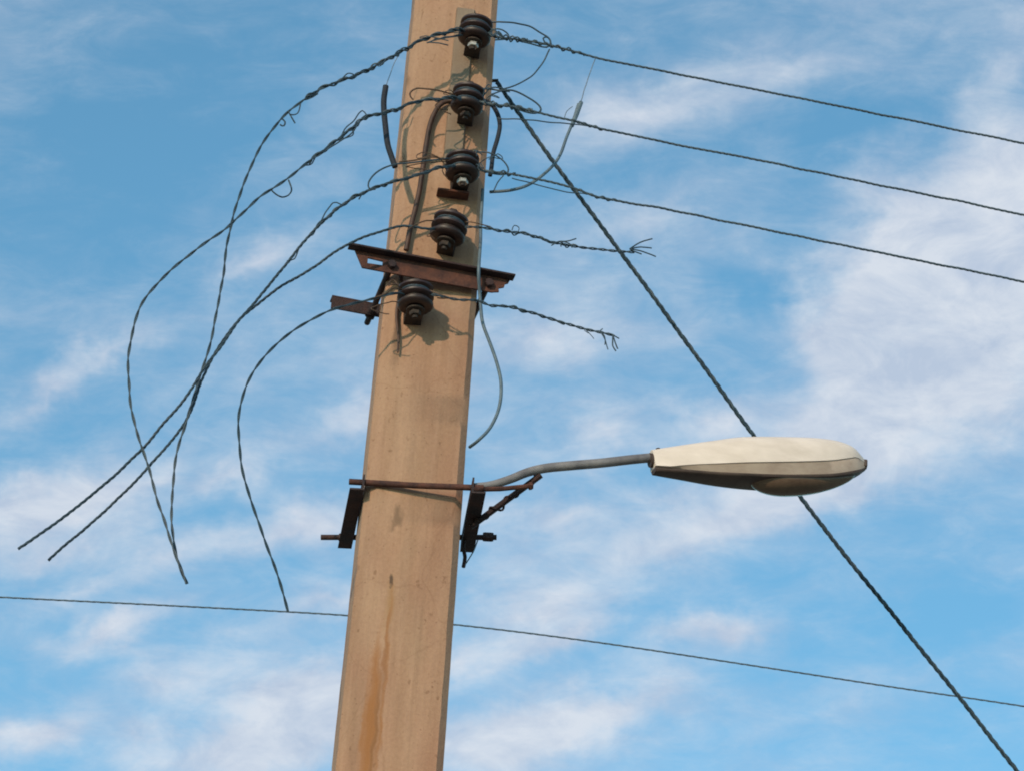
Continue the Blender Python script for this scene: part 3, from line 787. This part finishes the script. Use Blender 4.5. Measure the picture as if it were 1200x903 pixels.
def loft(fn, xs):
    rings = [fn(x) for x in xs]; n = len(rings[0]); vs = [p for r_ in rings for p in r_]; fs = []
    for i in range(len(xs)-1):
        for k in range(n-1): fs.append((i*n+k, i*n+k+1, (i+1)*n+k+1, (i+1)*n+k))
    return vs, fs, n
xs = [i/NX for i in range(NX+1)]
def cover_ring(x, frame=False):
    w = interp(HW, x); zr = interp(ZR, x); zt = interp(ZT, x); h = zt-zr; out = []
    lip = .034*min(1, h/.07)*max(.05, 1-math.exp(-max(0, x-.05)*3.4))
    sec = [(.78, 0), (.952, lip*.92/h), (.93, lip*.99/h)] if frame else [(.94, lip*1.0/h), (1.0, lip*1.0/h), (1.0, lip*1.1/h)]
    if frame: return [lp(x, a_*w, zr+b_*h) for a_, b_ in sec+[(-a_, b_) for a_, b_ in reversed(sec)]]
    for a_ in range(0, 91, 9):
        t = R(a_); sec.append((.995*math.cos(t)**.8 if a_ < 90 else 0, lip*1.2/h+(1-lip*1.2/h)*math.sin(t)**.9))
    full = sec+[(-a_, b_) for a_, b_ in reversed(sec[:-1])]
    return [lp(x, a_*w, zr+b_*h) for a_, b_ in full]
vs, fs, n = loft(cover_ring, xs)
mb = MB(); mb.add(vs, fs+[tuple(range(n)), tuple(len(vs)-n+k for k in range(n))])
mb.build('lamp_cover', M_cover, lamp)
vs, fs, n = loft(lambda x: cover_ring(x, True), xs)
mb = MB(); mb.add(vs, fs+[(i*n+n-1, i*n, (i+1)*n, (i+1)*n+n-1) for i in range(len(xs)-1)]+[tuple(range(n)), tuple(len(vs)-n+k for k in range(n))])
fo = mb.build('lamp_frame', M_frame_shaded, lamp); fo['label'] = 'lower frame of the lamp head, its shade painted in as duller tan'
# lower tray under the rim
ZB = [(0, -.036), (.15, -.046), (.3, -.056), (.42, -.061), (.55, -.061), (.8, -.056), (.95, -.036), (1, -.022)]
def tray_ring(x):
    w = interp(HW, x); zr = interp(ZR, x); zb = interp(ZB, x)
    sec = [(.78, zr-.0005), (.78, zr-.003), (.74, zr-.006), (.62, zb), (.35, zb-.001), (0, zb-.001)]
    full = sec+[(-a_, b_) for a_, b_ in reversed(sec[:-1])]
    return [lp(x, a_*w, b_) for a_, b_ in full]
vs, fs, n = loft(tray_ring, xs)
mb = MB(); mb.add(vs, fs+[tuple(range(n)), tuple(len(vs)-n+k for k in range(n))])
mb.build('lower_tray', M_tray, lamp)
# refractor bowl
mb = MB(); vs = []; fs = []; NA, NR = 40, 10
xc = .61
for j in range(NR+1):
    t = j/NR
    for k in range(NA):
        a_ = 2*math.pi*k/NA; rad = math.cos(R(90)*t)
        x = xc+(.345 if math.cos(a_) > 0 else .165)*math.cos(a_)*rad
        y = .041*math.sin(a_)*rad*(1-.45*max(0, math.cos(a_))**2)
        z = interp(ZR, xc+(.345 if math.cos(a_) > 0 else .165)*math.cos(a_))*(1-.0)*rad**2+(1-rad**2)*-.055-.036*math.sin(R(90)*t)**.9
        vs.append(lp(x, y, z))
for j in range(NR):
    for k in range(NA): fs.append((j*NA+k, j*NA+(k+1) % NA, (j+1)*NA+(k+1) % NA, (j+1)*NA+k))
fs.append(tuple(range(NA)))
mb.add(vs, fs); mb.build('lens_bowl', M_lens, lamp)
# collar at the arm and latch at the nose
mb = MB(); mb.tube([lp(-.012, 0, -.002), lp(.006, 0, -.002)], .018, 16)
mb.build('collar', M_tray, lamp)
mb = MB(); mb.box(lp(.998, 0, -.006), (.018, .022, .020)); mb.build('latch', M_tray, lamp, bevel=.003)
mb = MB(); bolt_head(mb, lp(.035, 0, interp(ZT, .035)-.004), upv, .006, .007); mb.build('screw', M_iron, lamp)
# crossarm front nuts, small and rusted to the flange
for s_ in (.112, Lc-.062):
    mb = MB(); bolt_head(mb, cp(s_, -.013, -.006), nL, .0115, .012); mb.build('nut', M_rustdark, [q for q in ca.children if q.name.startswith('tie_bolt')][0 if s_ < .2 else 1])
